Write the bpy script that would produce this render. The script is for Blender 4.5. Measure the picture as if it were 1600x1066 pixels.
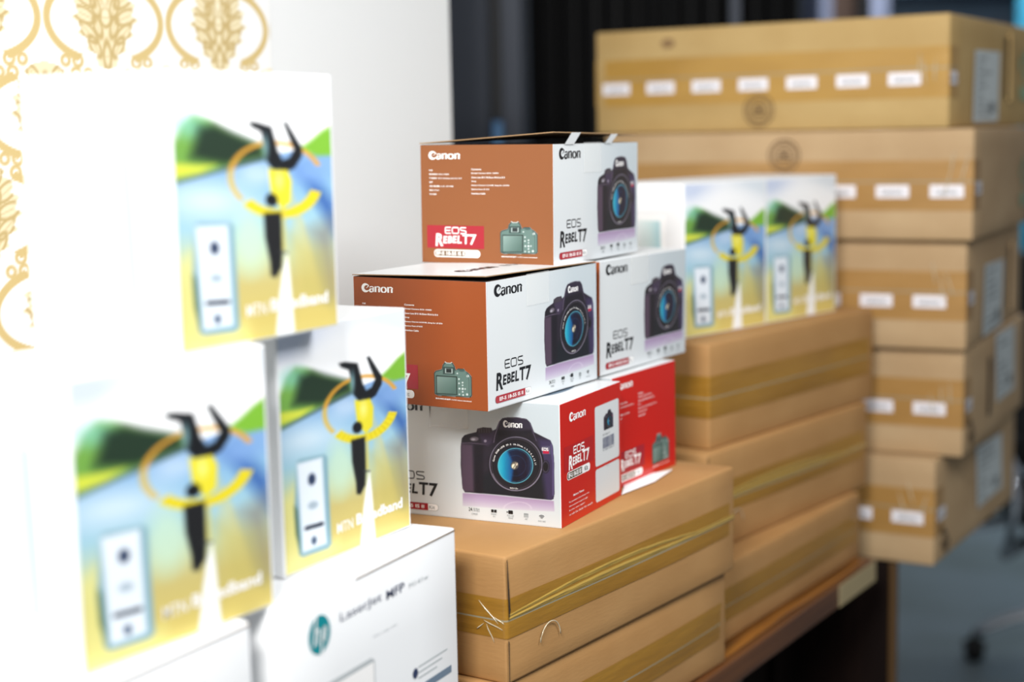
import bpy, math, random
import numpy as np
from mathutils import Matrix, Vector
R = math.radians
for o in list(bpy.data.objects):
    bpy.data.objects.remove(o)
C = bpy.context.scene.collection
CAMZ = 1.4929
# ------------------------------------------------------------------ camera, world, lights, exposure
PITCH, ROLL, FPX = R(-7.4084), R(-1.1579), 2469.25
cd = bpy.data.cameras.new('camera')
cam = bpy.data.objects.new('camera', cd); C.objects.link(cam)
fw = Vector((0, math.cos(PITCH), math.sin(PITCH))); up = Vector((0, -math.sin(PITCH), math.cos(PITCH))); rt = Vector((1, 0, 0))
rt2 = rt*math.cos(ROLL) + up*math.sin(ROLL); up2 = -rt*math.sin(ROLL) + up*math.cos(ROLL)
m = Matrix.Identity(4)
for i in range(3):
    m[i][0] = rt2[i]; m[i][1] = up2[i]; m[i][2] = -fw[i]
m[2][3] = CAMZ
cam.matrix_world = m
cd.sensor_width = 36; cd.lens = 36*FPX/1600; cd.clip_start = .05; cd.clip_end = 60
cd.dof.use_dof = True; cd.dof.focus_distance = 1.84; cd.dof.aperture_fstop = 1.9
bpy.context.scene.camera = cam

world = bpy.data.worlds.new('world'); bpy.context.scene.world = world; world.use_nodes = True
world.node_tree.nodes['Background'].inputs[0].default_value = (.92, .95, 1, 1)
world.node_tree.nodes['Background'].inputs[1].default_value = .20
def area(name, loc, tgt, sx, sy, power, col):
    l = bpy.data.lights.new(name, 'AREA'); l.shape = 'RECTANGLE'; l.size = sx; l.size_y = sy; l.energy = power; l.color = col
    o = bpy.data.objects.new(name, l); C.objects.link(o); o.location = loc
    o.rotation_euler = (Vector(tgt)-Vector(loc)).to_track_quat('-Z', 'Y').to_euler()
    return o
area('room_lamp', (-.45, -.35, 2.65), (0, 1.8, 1.1), .7, .5, 72, (1, .99, .97))
area('background_fill', (2.0, 5.2, 2.75), (2.0, 4.6, 0), 1.2, .6, 17, (.93, .97, 1))  # unseen fill light, added to brighten the floor and chair
area('shelf_fill', (2.4, 5.9, 2.75), (2.4, 7.5, 1.6), 1.0, .3, 45, (.9, .95, 1))  # unseen light, added to lift the shelf and partition
area('side_fill', (.75, 1.20, 2.15), (0, 1.8, 1.1), .5, .5, 16, (.98, .99, 1))  # fill light added for the right-hand box faces, not a window
vs = bpy.context.scene.view_settings
vs.view_transform = 'Standard'; vs.look = 'None'; vs.gamma = 1; vs.exposure = 0.22; vs.use_curve_mapping = False

# ------------------------------------------------------------------ materials
def s2l(c): return tuple(((x/255)/12.92 if x/255 <= .04045 else ((x/255+.055)/1.055)**2.4) for x in c)
def mat(name, col, rough=.5, metal=0, coat=0, spec=.5, noise=None, bump=None):
    M = bpy.data.materials.new(name); M.use_nodes = True; n = M.node_tree.nodes; L = M.node_tree.links
    b = n['Principled BSDF']; b.inputs['Base Color'].default_value = (*s2l(col), 1)
    b.inputs['Roughness'].default_value = rough; b.inputs['Metallic'].default_value = metal
    b.inputs['Coat Weight'].default_value = coat; b.inputs['Coat Roughness'].default_value = .12
    b.inputs['Specular IOR Level'].default_value = spec
    if noise or bump: tc = n.new('ShaderNodeTexCoord')
    if noise:   # (scale vec, colour2, lo, hi)
        mp = n.new('ShaderNodeMapping'); mp.inputs['Scale'].default_value = noise[0]; L.new(tc.outputs['Object'], mp.inputs[0])
        nz = n.new('ShaderNodeTexNoise'); nz.inputs['Scale'].default_value = 1; nz.inputs['Detail'].default_value = 6; L.new(mp.outputs[0], nz.inputs[0])
        cr = n.new('ShaderNodeValToRGB'); cr.color_ramp.elements[0].position = noise[2]; cr.color_ramp.elements[1].position = noise[3]
        cr.color_ramp.elements[0].color = (*s2l(noise[1]), 1); cr.color_ramp.elements[1].color = (*s2l(col), 1)
        L.new(nz.outputs[0], cr.inputs[0]); L.new(cr.outputs[0], b.inputs['Base Color'])
    if bump:    # (scale vec, strength, distance)
        mp = n.new('ShaderNodeMapping'); mp.inputs['Scale'].default_value = bump[0]; L.new(tc.outputs['Object'], mp.inputs[0])
        nz = n.new('ShaderNodeTexNoise'); nz.inputs['Scale'].default_value = 1; nz.inputs['Detail'].default_value = 3; L.new(mp.outputs[0], nz.inputs[0])
        bp = n.new('ShaderNodeBump'); bp.inputs['Strength'].default_value = bump[1]; bp.inputs['Distance'].default_value = bump[2]
        L.new(nz.outputs[0], bp.inputs['Height']); L.new(bp.outputs[0], b.inputs['Normal'])
    return M
M = {}
BRIGHT = ('card_bright', 'ink_white', 'sticker', 'paper', 'wall_paint', 'label_paper', 'chrome')
def l2s(v): return 255*(v*12.92 if v <= .0031308 else 1.055*v**(1/2.4)-.055)
def dim(c, f=.82): return tuple(l2s(x*f) for x in s2l(c))
def mk(k, c, *a, **b):
    if k not in BRIGHT:
        c = dim(c)
        if b.get('noise'): n = b['noise']; b['noise'] = (n[0], dim(n[1]), n[2], n[3])
    M[k] = mat(k, c, *a, **b)
mk('card_white', (236, 239, 240), .42, coat=.15)
mk('card_orange', (164, 82, 38), .45, coat=.08, spec=.3)  # red end card turned orange by overexposure, put into the colour
mk('card_orange_lit', (152, 92, 52), .5, coat=.08, spec=.3)  # same orange card, retoned for the light on the top box
mk('card_bright', (240, 241, 242), .6, spec=.3)
mk('card_red', (216, 22, 4), .34, coat=.25, spec=.4)
mk('card_kraft_inside', (168, 134, 96), .85)
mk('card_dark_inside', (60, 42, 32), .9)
mk('kraft', (191, 145, 90), .72, noise=((7, 7, 14), (180, 133, 78), .3, .7), bump=((60, 60, 300), .12, .002))
mk('kraft_pale', (203, 172, 130), .75, noise=((6, 6, 10), (188, 155, 113), .3, .7), bump=((40, 40, 200), .12, .002))
mk('kraft_gold', (203, 171, 112), .72, noise=((6, 6, 10), (190, 156, 96), .3, .7), bump=((40, 40, 200), .12, .002))
mk('tape', (170, 124, 42), .34, coat=.25, noise=((5, 5, 30), (158, 112, 36), .35, .65), bump=((14, 14, 90), .28, .004))
mk('tape_fold', (184, 150, 66), .28, coat=.6, bump=((20, 20, 200), .4, .004))
mk('tape_glossy', (214, 200, 170), .08, coat=1)
mk('tape_tan', (190, 145, 82), .4, coat=.3, noise=((5, 5, 20), (176, 132, 70), .35, .65), bump=((12, 12, 60), .25, .003))
mk('tape_gold', (196, 152, 70), .4, coat=.3, noise=((5, 5, 20), (184, 140, 60), .35, .65), bump=((12, 12, 60), .25, .003))
mk('seam', (160, 152, 128), .5)
mk('ink_white', (250, 248, 246), .4)
mk('ink_black', (18, 20, 26), .4)
mk('ink_grey', (120, 128, 130), .5)
mk('ink_lightgrey', (196, 202, 204), .5)
mk('ink_crimson', (178, 24, 44), .35, coat=.2)
mk('ink_deepred', (196, 8, 12), .3, coat=.4)
mk('ink_navy', (48, 62, 100), .45)
mk('ink_teal', (0, 150, 160), .45)
mk('ink_brown', (120, 92, 58), .7)
mk('ink_faint', (150, 118, 78), .8)
mk('ink_darkstain', (88, 68, 40), .7)
mk('ink_green', (150, 186, 150), .6)
mk('ink_bluegrey', (120, 140, 160), .4)
mk('ink_barcode', (105, 112, 140), .5)
mk('sticker', (236, 232, 236), .35, coat=.3)
mk('label_paper', (196, 204, 204), .5)
mk('paper', (250, 250, 250), .5)
mk('slot_dark', (40, 28, 16), .9)
mk('wall_paint', (226, 228, 228), .7)
mk('floor_tile', (128, 142, 150), .4, noise=((2.2, 2.2, 2.2), (108, 120, 120), .35, .7))
mk('wall_back_paint', (70, 84, 104), .6)
mk('wood', (158, 100, 34), .34, coat=.2, noise=((2.5, 70, 70), (84, 48, 16), .40, .60))
mk('wood_edge', (112, 68, 32), .45, coat=.1, noise=((2.5, 70, 70), (78, 44, 20), .35, .65))
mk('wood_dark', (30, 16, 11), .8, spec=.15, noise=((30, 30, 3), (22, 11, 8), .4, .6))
mk('wood_trim', (92, 64, 28), .6)
mk('wood_worn', (176, 158, 118), .5)
mk('metal_grey', (64, 70, 82), .45, metal=.3)
mk('metal_black', (12, 12, 14), .5)
mk('handle_reflection', (130, 180, 235), .15, metal=.9)  # blue reflection on the metal handle, put into its colour
mk('curtain_black', (11, 11, 13), .7)
mk('post_grey', (130, 138, 165), .5)
mk('brown_cloth', (80, 58, 44), .8)
mk('binder', (30, 34, 46), .6)
mk('shelf_blue', (120, 146, 170), .4)
mk('teal', (30, 130, 160), .4)
mk('chrome', (215, 220, 228), .14, metal=1)
mk('chair_black', (10, 10, 12), .6)
def vcol_mat(name, rough, coat):
    Mx = mat(name, (255, 255, 255), rough, coat=coat); n = Mx.node_tree.nodes
    a = n.new('ShaderNodeAttribute'); a.attribute_name = 'Col'; Mx.node_tree.links.new(a.outputs['Color'], n['Principled BSDF'].inputs['Base Color'])
    return Mx
M['print'] = vcol_mat('printed_artwork', .38, .15)
M['wallpaper_print'] = vcol_mat('wallpaper_print', .6, 0)
def clear_tape():
    Mx = bpy.data.materials.new('clear_tape'); Mx.use_nodes = True; n = Mx.node_tree.nodes; L = Mx.node_tree.links
    t = n.new('ShaderNodeBsdfTransparent'); mx = n.new('ShaderNodeMixShader'); mx.inputs[0].default_value = .28
    b = n['Principled BSDF']; b.inputs['Base Color'].default_value = (.95, .95, .93, 1); b.inputs['Roughness'].default_value = .15
    L.new(t.outputs[0], mx.inputs[1]); L.new(b.outputs[0], mx.inputs[2]); L.new(mx.outputs[0], n['Material Output'].inputs[0])
    return Mx
M['clear_tape'] = clear_tape()

# ------------------------------------------------------------------ mesh helpers
class MB:
    def __init__(s): s.v = []; s.f = []; s.mi = []; s.mats = []
    def mid(s, k):
        if k not in s.mats: s.mats.append(k)
        return s.mats.index(k)
    def poly(s, pts, k):
        b = len(s.v); s.v += [tuple(p) for p in pts]; s.f.append(tuple(range(b, b+len(pts)))); s.mi.append(s.mid(k))
    def box(s, a, b, k, T=None):
        P = [(x, y, z) for x in (a[0], b[0]) for y in (a[1], b[1]) for z in (a[2], b[2])]
        if T: P = [T(*p) for p in P]
        n = len(s.v); s.v += P; i = s.mid(k)
        for q in ((0, 1, 3, 2), (4, 6, 7, 5), (0, 4, 5, 1), (2, 3, 7, 6), (0, 2, 6, 4), (1, 5, 7, 3)):
            s.f.append(tuple(n+j for j in q)); s.mi.append(i)
    def tube(s, pts, r, k, seg=12, cap=True):
        pts = [Vector(p) for p in pts]; n0 = len(s.v); i = s.mid(k); rr = r if isinstance(r, (list, tuple)) else [r]*len(pts)
        for j, p in enumerate(pts):
            d = (pts[min(j+1, len(pts)-1)]-pts[max(j-1, 0)]).normalized()
            a = d.cross(Vector((0, 0, 1)) if abs(d.z) < .9 else Vector((1, 0, 0))).normalized(); b = d.cross(a)
            for q in range(seg):
                t = 2*math.pi*q/seg; s.v.append(tuple(p+a*rr[j]*math.cos(t)+b*rr[j]*math.sin(t)))
        for j in range(len(pts)-1):
            for q in range(seg):
                s.f.append((n0+j*seg+q, n0+j*seg+(q+1) % seg, n0+(j+1)*seg+(q+1) % seg, n0+(j+1)*seg+q)); s.mi.append(i)
        if cap:
            s.f.append(tuple(n0+q for q in range(seg))[::-1]); s.mi.append(i)
            s.f.append(tuple(n0+(len(pts)-1)*seg+q for q in range(seg))); s.mi.append(i)
    def mesh(s, name, smooth=False, bevel=0):
        me = bpy.data.meshes.new(name); me.from_pydata(s.v, [], s.f)
        for k in s.mats: me.materials.append(M[k])
        me.polygons.foreach_set('material_index', s.mi)
        if smooth: me.polygons.foreach_set('use_smooth', [True]*len(me.polygons))
        me.update(); return me
def split(d, name):
    return [(k, v.mesh(k)) for k, v in d.items() if v.v]
def link(name, me, parent=None, mw=None):
    o = bpy.data.objects.new(name, me); C.objects.link(o)
    if parent: o.parent = parent
    if mw is not None: o.matrix_local = mw
    return o
def tag(o, label, cat, group=None):
    o['label'] = label; o['category'] = cat
    if group: o['group'] = group
    return o
def bevel(o, w=.003, seg=2):
    b = o.modifiers.new('bevel', 'BEVEL'); b.width = w; b.segments = seg; b.limit_method = 'ANGLE'; return o
def root(name, mtx, label, cat, group=None):
    o = bpy.data.objects.new(name, None); C.objects.link(o); o.matrix_world = mtx; o.empty_display_size = .05
    return tag(o, label, cat, group)
def frame(x, y, z, yaw, p=0, q=0):
    a = R(yaw); u = Vector((math.cos(a), math.sin(a), math.tan(R(p)))).normalized(); v = Vector((-math.sin(a), math.cos(a), math.tan(R(q)))).normalized()
    w = u.cross(v).normalized(); v = w.cross(u)
    mm = Matrix.Identity(4)
    for i in range(3): mm[i][0] = u[i]; mm[i][1] = v[i]; mm[i][2] = w[i]
    mm[0][3] = x; mm[1][3] = y; mm[2][3] = z+CAMZ
    return mm
# face placements in a box's own axes: a flat mesh (x right, y up) seen from outside
def FL(V): return Matrix(((0, 0, -1, 0), (-1, 0, 0, V), (0, 1, 0, 0), (0, 0, 0, 1)))      # left face (x = 0)
def FR(): return Matrix(((1, 0, 0, 0), (0, 0, -1, 0), (0, 1, 0, 0), (0, 0, 0, 1)))         # right face (y = 0)
def FT(H): return Matrix(((1, 0, 0, 0), (0, 1, 0, 0), (0, 0, 1, H), (0, 0, 0, 1)))         # top

def rounded_box(U, V, H, r, mats, bulge=0., n=8, seed=0, wob=0.):
    """closed box with rounded edges and slightly bulging faces; mats = (left, right, back/left-far, far, top, bottom) keys"""
    rnd = random.Random(seed); ph = [rnd.uniform(0, 6) for _ in range(6)]
    def ticks(L):
        return [0, r*.3, r] + [r+(L-2*r)*i/n for i in range(1, n)] + [L-r, L-r*.3, L]
    T = [ticks(U), ticks(V), ticks(H)]; S = (U, V, H); b = MB(); cache = {}
    def disp(p):
        c = [min(max(p[i], r), S[i]-r) for i in range(3)]; d = [p[i]-c[i] for i in range(3)]
        l = math.sqrt(sum(x*x for x in d))
        q = [c[i]+(d[i]/l*r if l > 0 else 0) for i in range(3)]
        e = [math.sin(math.pi*min(max(p[i]/S[i], 0), 1)) for i in range(3)]
        for i in range(3):
            if i < 2 and p[i] in (0, S[i]):
                j, k = (i+1) % 3, (i+2) % 3; a = bulge*e[j]*e[k]
                a += wob*e[j]*e[k]*math.sin(ph[i]+9*p[j]/S[j])*math.sin(ph[i+3]+7*p[k]/S[k])
                q[i] += a if p[i] else -a
        return tuple(q)
    def vid(p):
        if p not in cache: cache[p] = len(b.v); b.v.append(disp(p))
        return cache[p]
    for ax, side, k in ((0, 0, mats[0]), (1, 0, mats[1]), (0, 1, mats[2]), (1, 1, mats[3]), (2, 1, mats[4]), (2, 0, mats[5])):
        j, l = (ax+1) % 3, (ax+2) % 3; tj, tl = T[j], T[l]; mi = b.mid(k)
        for a in range(len(tj)-1):
            for c in range(len(tl)-1):
                qs = []
                for da, dc in ((0, 0), (1, 0), (1, 1), (0, 1)):
                    p = [0, 0, 0]; p[ax] = S[ax] if side else 0; p[j] = tj[a+da]; p[l] = tl[c+dc]; qs.append(vid(tuple(p)))
                if not side: qs = qs[::-1]
                b.f.append(tuple(qs)); b.mi.append(mi)
    return b, disp

# text and letter shapes -------------------------------------------------
_tc = {}
def text_geo(s, bold=0.):
    if (s, bold) in _tc: return _tc[(s, bold)]
    cu = bpy.data.curves.new('t', 'FONT'); cu.body = s; cu.size = 1; cu.resolution_u = 3; cu.offset = bold; cu.fill_mode = 'FRONT'
    o = bpy.data.objects.new('t', cu); C.objects.link(o); dg = bpy.context.evaluated_depsgraph_get()
    me = bpy.data.meshes.new_from_object(o.evaluated_get(dg)); v = [(p.co.x, p.co.y) for p in me.vertices]; f = [tuple(p.vertices) for p in me.polygons]
    bpy.data.objects.remove(o); bpy.data.curves.remove(cu); bpy.data.meshes.remove(me)
    _tc[(s, bold)] = (v, f); return v, f
LAY = .00016
class Decal(MB):
    """flat printing in face coordinates (metres)"""
    def P(s, pts, k, lay=1): s.poly([(x, y, lay*LAY) for x, y in pts], k)
    def rect(s, x0, y0, x1, y1, k, lay=1): s.P([(x0, y0), (x1, y0), (x1, y1), (x0, y1)], k, lay)
    def rrect(s, x0, y0, x1, y1, r, k, lay=1):
        pts = []
        for cx, cy, a0 in ((x1-r, y0+r, -90), (x1-r, y1-r, 0), (x0+r, y1-r, 90), (x0+r, y0+r, 180)):
            for t in range(7): a = R(a0+15*t); pts.append((cx+r*math.cos(a), cy+r*math.sin(a)))
        s.P(pts, k, lay)
    def ell(s, cx, cy, rx, ry, k, lay=1, n=28): s.P([(cx+rx*math.cos(6.28318*i/n), cy+ry*math.sin(6.28318*i/n)) for i in range(n)], k, lay)
    def text(s, t, x0, y0, x1, y1, k, lay=2, bold=0., shear=0., rot=0.):
        """text fitted in the box x0..x1, y0..y1"""
        v, f = text_geo(t, bold)
        if not v: return
        v = [(x+shear*y, y) for x, y in v]
        a0, a1 = min(p[0] for p in v), max(p[0] for p in v); b0, b1 = min(p[1] for p in v), max(p[1] for p in v)
        n = len(s.v)
        for x, y in v:
            X = x0+(x-a0)/(a1-a0)*(x1-x0); Y = y0+(y-b0)/max(b1-b0, 1e-6)*(y1-y0)
            if rot: X, Y = x0+(X-x0)*math.cos(rot)-(Y-y0)*math.sin(rot), y0+(X-x0)*math.sin(rot)+(Y-y0)*math.cos(rot)
            s.v.append((X, Y, lay*LAY))
        i = s.mid(k)
        for q in f: s.f.append(tuple(n+j for j in q)); s.mi.append(i)
    def line(s, t, x0, y0, h, k, lay=2, bold=0.01, maxw=None):
        v, f = text_geo(t, bold)
        if not v: return
        a0, a1 = min(p[0] for p in v), max(p[0] for p in v); w = (a1-a0)*h/.7
        s.text(t, x0, y0, x0+(maxw or w), y0+h, k, lay, bold)
    def vst(s, path, widths, k, lay, T, dirn=None):
        """brush stroke of varying width; T maps letter space to the face; dirn = fixed pen direction or None (normal)"""
        n = len(path); L_, R_ = [], []
        for i, (x, y) in enumerate(path):
            w = widths[i] if isinstance(widths, (list, tuple)) else widths
            if dirn: nx, ny = dirn
            else:
                a = path[max(i-1, 0)]; b = path[min(i+1, n-1)]; dx, dy = b[0]-a[0], b[1]-a[1]; l = math.hypot(dx, dy) or 1; nx, ny = -dy/l, dx/l
            L_.append(T(x+nx*w/2, y+ny*w/2)); R_.append(T(x-nx*w/2, y-ny*w/2))
        for i in range(n-1): s.P([L_[i], R_[i], R_[i+1], L_[i+1]], k, lay)
    def logo(s, x0, y0, x1, y1, k, lay=2):
        """the camera maker's word mark, drawn stroke by stroke"""
        W, H = x1-x0, y1-y0; T = lambda x, y: (x0+x/4.95*W, y0+y*H)
        def arc(cx, cy, rx, ry, a0, a1, n=16): return [(cx+rx*math.cos(R(a0+(a1-a0)*i/n)), cy+ry*math.sin(R(a0+(a1-a0)*i/n))) for i in range(n+1)]
        p = arc(.66, .5, .52, .44, 42, 322, 24); ws = [.10+.34*max(0, math.sin(math.pi*i/24))**1.3 for i in range(25)]
        s.vst(p, ws, k, lay, T)
        s.vst([(.62, .46), (.86, .58), (1.10, .84)], [.02, .08, .16], k, lay, T)
        for ox in (1.14,):     # a
            s.vst([(ox+.62, .02), (ox+.62, .52)], [.27, .27], k, lay, T)
            s.vst(arc(ox+.40, .50, .34, .18, 8, 155, 10), [.11]*11, k, lay, T)
            s.vst(arc(ox+.36, .21, .27, .18, 70, 330, 14), [.06+.20*math.sin(math.pi*i/14) for i in range(15)], k, lay, T)
        for ox in (1.98, 3.96):     # n
            s.vst([(ox+.16, .02), (ox+.16, .72)], [.28, .28], k, lay, T)
            s.vst([(ox+.72, .02), (ox+.72, .50)], [.28, .28], k, lay, T)
            s.vst(arc(ox+.52, .46, .32, .23, 150, 8, 10), [.08+.014*i for i in range(11)], k, lay, T)
        s.vst(arc(3.42, .35, .37, .31, 0, 360, 28), [.09+.20*abs(math.cos(2*math.pi*i/28)) for i in range(29)], k, lay, T)
    def eos(s, x0, y0, x1, y1, k, lay=2, w=.13):
        W, H = x1-x0, y1-y0; T = lambda x, y: (x0+x/3.9*W, y0+y*H); q = w/2
        s.vst([(1.1, 1-q), (.35, 1-q), (.12, .92), (q, .75), (q, .25), (.12, .08), (.35, q), (1.1, q)], w, k, lay, T)
        s.vst([(q, .5), (1.02, .5)], w, k, lay, T)
        s.vst([(1.85, 1-q), (2.2, 1-q), (2.42, .9), (2.5, .7), (2.5, .3), (2.42, .1), (2.2, q), (1.62, q), (1.42, .1), (1.34, .3), (1.34, .7), (1.42, .9), (1.62, 1-q), (1.86, 1-q)], w, k, lay, T)
        s.vst([(3.85, 1-q), (3.05, 1-q), (2.86, .9), (2.8, .76), (2.86, .6), (3.05, .53), (3.6, .48), (3.8, .4), (3.86, .25), (3.8, .1), (3.6, q), (2.8, q)], w, k, lay, T)
    def rebel(s, x0, y0, x1, y1, k, lay=2):
        W, H = x1-x0, y1-y0; X = lambda t: x0+t*W; Y = lambda t: y0+t*H
        s.text('R', X(0), Y(0), X(.19), Y(1), k, lay, .035, .10)
        for i, ch in enumerate('EBEL'):
            s.text(ch, X(.185+.115*i), Y(.22+.02*i-(.04 if ch == 'L' else 0)), X(.295+.115*i), Y(.80+.02*i), k, lay, .035, .12)
        s.text('T', X(.66), Y(.20), X(.83), Y(.98), k, lay, .03, .05)
        s.text('7', X(.84), Y(.14), X(1.0), Y(.98), k, lay, .03, .05)

# ------------------------------------------------------------------ painted artwork (numbers only, stored as vertex colours)
class Canvas:
    def __init__(s, w, h, res, H=None, norm=False, base=(255, 255, 255)):
        s.nx, s.ny = int(round(w/res))+1, int(round(h/res))+1
        s.X, s.Y = np.meshgrid(np.linspace(0, w, s.nx), np.linspace(0, h, s.ny)); s.w, s.h = w, h
        if H is None: s.px, s.py = s.X, s.Y
        else:
            Hi = np.linalg.inv(np.array(H)); a, b = (s.X/w, s.Y/h) if norm else (s.X, s.Y)
            d = Hi[2, 0]*a+Hi[2, 1]*b+Hi[2, 2]; s.px = (Hi[0, 0]*a+Hi[0, 1]*b+Hi[0, 2])/d; s.py = (Hi[1, 0]*a+Hi[1, 1]*b+Hi[1, 2])/d
        s.c = np.zeros((s.ny, s.nx, 3)); s.c[:] = base; s.m = np.zeros((s.ny, s.nx))
    def put(s, al, col, mask=True):
        if callable(col): col = col(s.px, s.py)
        col = np.asarray(col, float)
        if col.ndim == 1: col = col[None, None, :]
        s.c = s.c*(1-al[..., None])+col*al[..., None]
        if mask: s.m = np.maximum(s.m, al)
    def sdf(s, pts):
        x, y = s.px, s.py; n = len(pts); d = np.full(x.shape, 1e9); ins = np.zeros(x.shape, bool)
        for i in range(n):
            ax, ay = pts[i]; bx, by = pts[(i+1) % n]; ex, ey = bx-ax, by-ay; L2 = ex*ex+ey*ey or 1e-9
            t = np.clip(((x-ax)*ex+(y-ay)*ey)/L2, 0, 1); d = np.minimum(d, np.hypot(x-ax-t*ex, y-ay-t*ey))
            if ay != by: ins ^= ((ay > y) != (by > y)) & (x < (bx-ax)*(y-ay)/(by-ay)+ax)
        return np.where(ins, d, -d)
    def fill(s, pts, col, soft=3., a=1., mask=True): s.put(np.clip(s.sdf(pts)/soft+.5, 0, 1)*a, col, mask)
    def stroke(s, pts, w, col, soft=3., a=1., mask=True, closed=False):
        x, y = s.px, s.py; d = np.full(x.shape, 1e9); n = len(pts)
        for i in range(n if closed else n-1):
            ax, ay = pts[i]; bx, by = pts[(i+1) % n]; ex, ey = bx-ax, by-ay; L2 = ex*ex+ey*ey or 1e-9
            t = np.clip(((x-ax)*ex+(y-ay)*ey)/L2, 0, 1); d = np.minimum(d, np.hypot(x-ax-t*ex, y-ay-t*ey))
        s.put(np.clip((w/2-d)/soft+.5, 0, 1)*a, col, mask)
    def ell(s, cx, cy, rx, ry, col, soft=3., a=1., mask=True):
        d = (1-np.hypot((s.px-cx)/rx, (s.py-cy)/ry))*min(rx, ry); s.put(np.clip(d/soft+.5, 0, 1)*a, col, mask)
    def ring(s, cx, cy, rx, ry, w, col, soft=3., a=1., a0=None, a1=None, mask=True):
        d = np.abs(1-np.hypot((s.px-cx)/rx, (s.py-cy)/ry))*min(rx, ry); al = np.clip((w/2-d)/soft+.5, 0, 1)*a
        if a0 is not None:
            t = np.degrees(np.arctan2(-(s.py-cy), s.px-cx)) % 360; al = al*((t >= a0) & (t <= a1))
        s.put(al, col, mask)
    def mesh(s, name, mname='print', masked=False, z=0., ox=0, oy=0, sc=1., dim=.82):
        v = np.stack([s.X*sc+ox, s.Y*sc+oy, np.full(s.X.shape, z)], -1).reshape(-1, 3)
        i = np.arange(s.nx*s.ny).reshape(s.ny, s.nx); f = np.stack([i[:-1, :-1], i[:-1, 1:], i[1:, 1:], i[1:, :-1]], -1).reshape(-1, 4)
        if masked:
            mm = s.m; keep = ((mm[:-1, :-1]+mm[:-1, 1:]+mm[1:, 1:]+mm[1:, :-1])/4 > .5).reshape(-1); f = f[keep]
        me = bpy.data.meshes.new(name); me.vertices.add(len(v)); me.vertices.foreach_set('co', v.ravel().astype(np.float32))
        me.loops.add(f.size); me.loops.foreach_set('vertex_index', f.ravel().astype(np.int32)); me.polygons.add(len(f))
        me.polygons.foreach_set('loop_start', np.arange(0, f.size, 4, dtype=np.int32)); me.polygons.foreach_set('loop_total', np.full(len(f), 4, np.int32))
        me.update(calc_edges=True)
        c = np.clip(s.c.reshape(-1, 3)/255, 0, 1); c = np.where(c <= .04045, c/12.92, ((c+.055)/1.055)**2.4)*dim
        at = me.color_attributes.new('Col', 'FLOAT_COLOR', 'POINT'); at.data.foreach_set('color', np.hstack([c, np.ones((len(c), 1))]).ravel().astype(np.float32))
        me.materials.append(M[mname]); return me
def mixc(stops, t):
    """piecewise-linear colour ramp"""
    ps = [p for p, _ in stops]; return np.stack([np.interp(t, ps, [c[i] for _, c in stops]) for i in range(3)], -1)

HCAM = [[0.00016199846165244232, -5.130546327638105e-06, 0.11256810688164257], [1.4319162656998926e-05, -0.00014209877461834726, 0.1345148233343215], [3.772242717530802e-05, -9.974310355684745e-06, 1.0]]
HROU = [[0.0018255982716398572, -1.2986979574656205e-05, -0.06835974991549136], [-0.00017173343024576892, -0.001010661106733077, 1.0810500997115964], [-0.00012587933733089737, 6.103562252251525e-06, 1.0]]
HBCK = [[0.00013092488101786485, -2.30728130287349e-06, -0.008129670557980676], [3.6942643316125317e-06, -0.00011272798863894203, 0.06574064227153621], [3.1593157893934175e-05, -8.196862174487346e-06, 1.0]]

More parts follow.
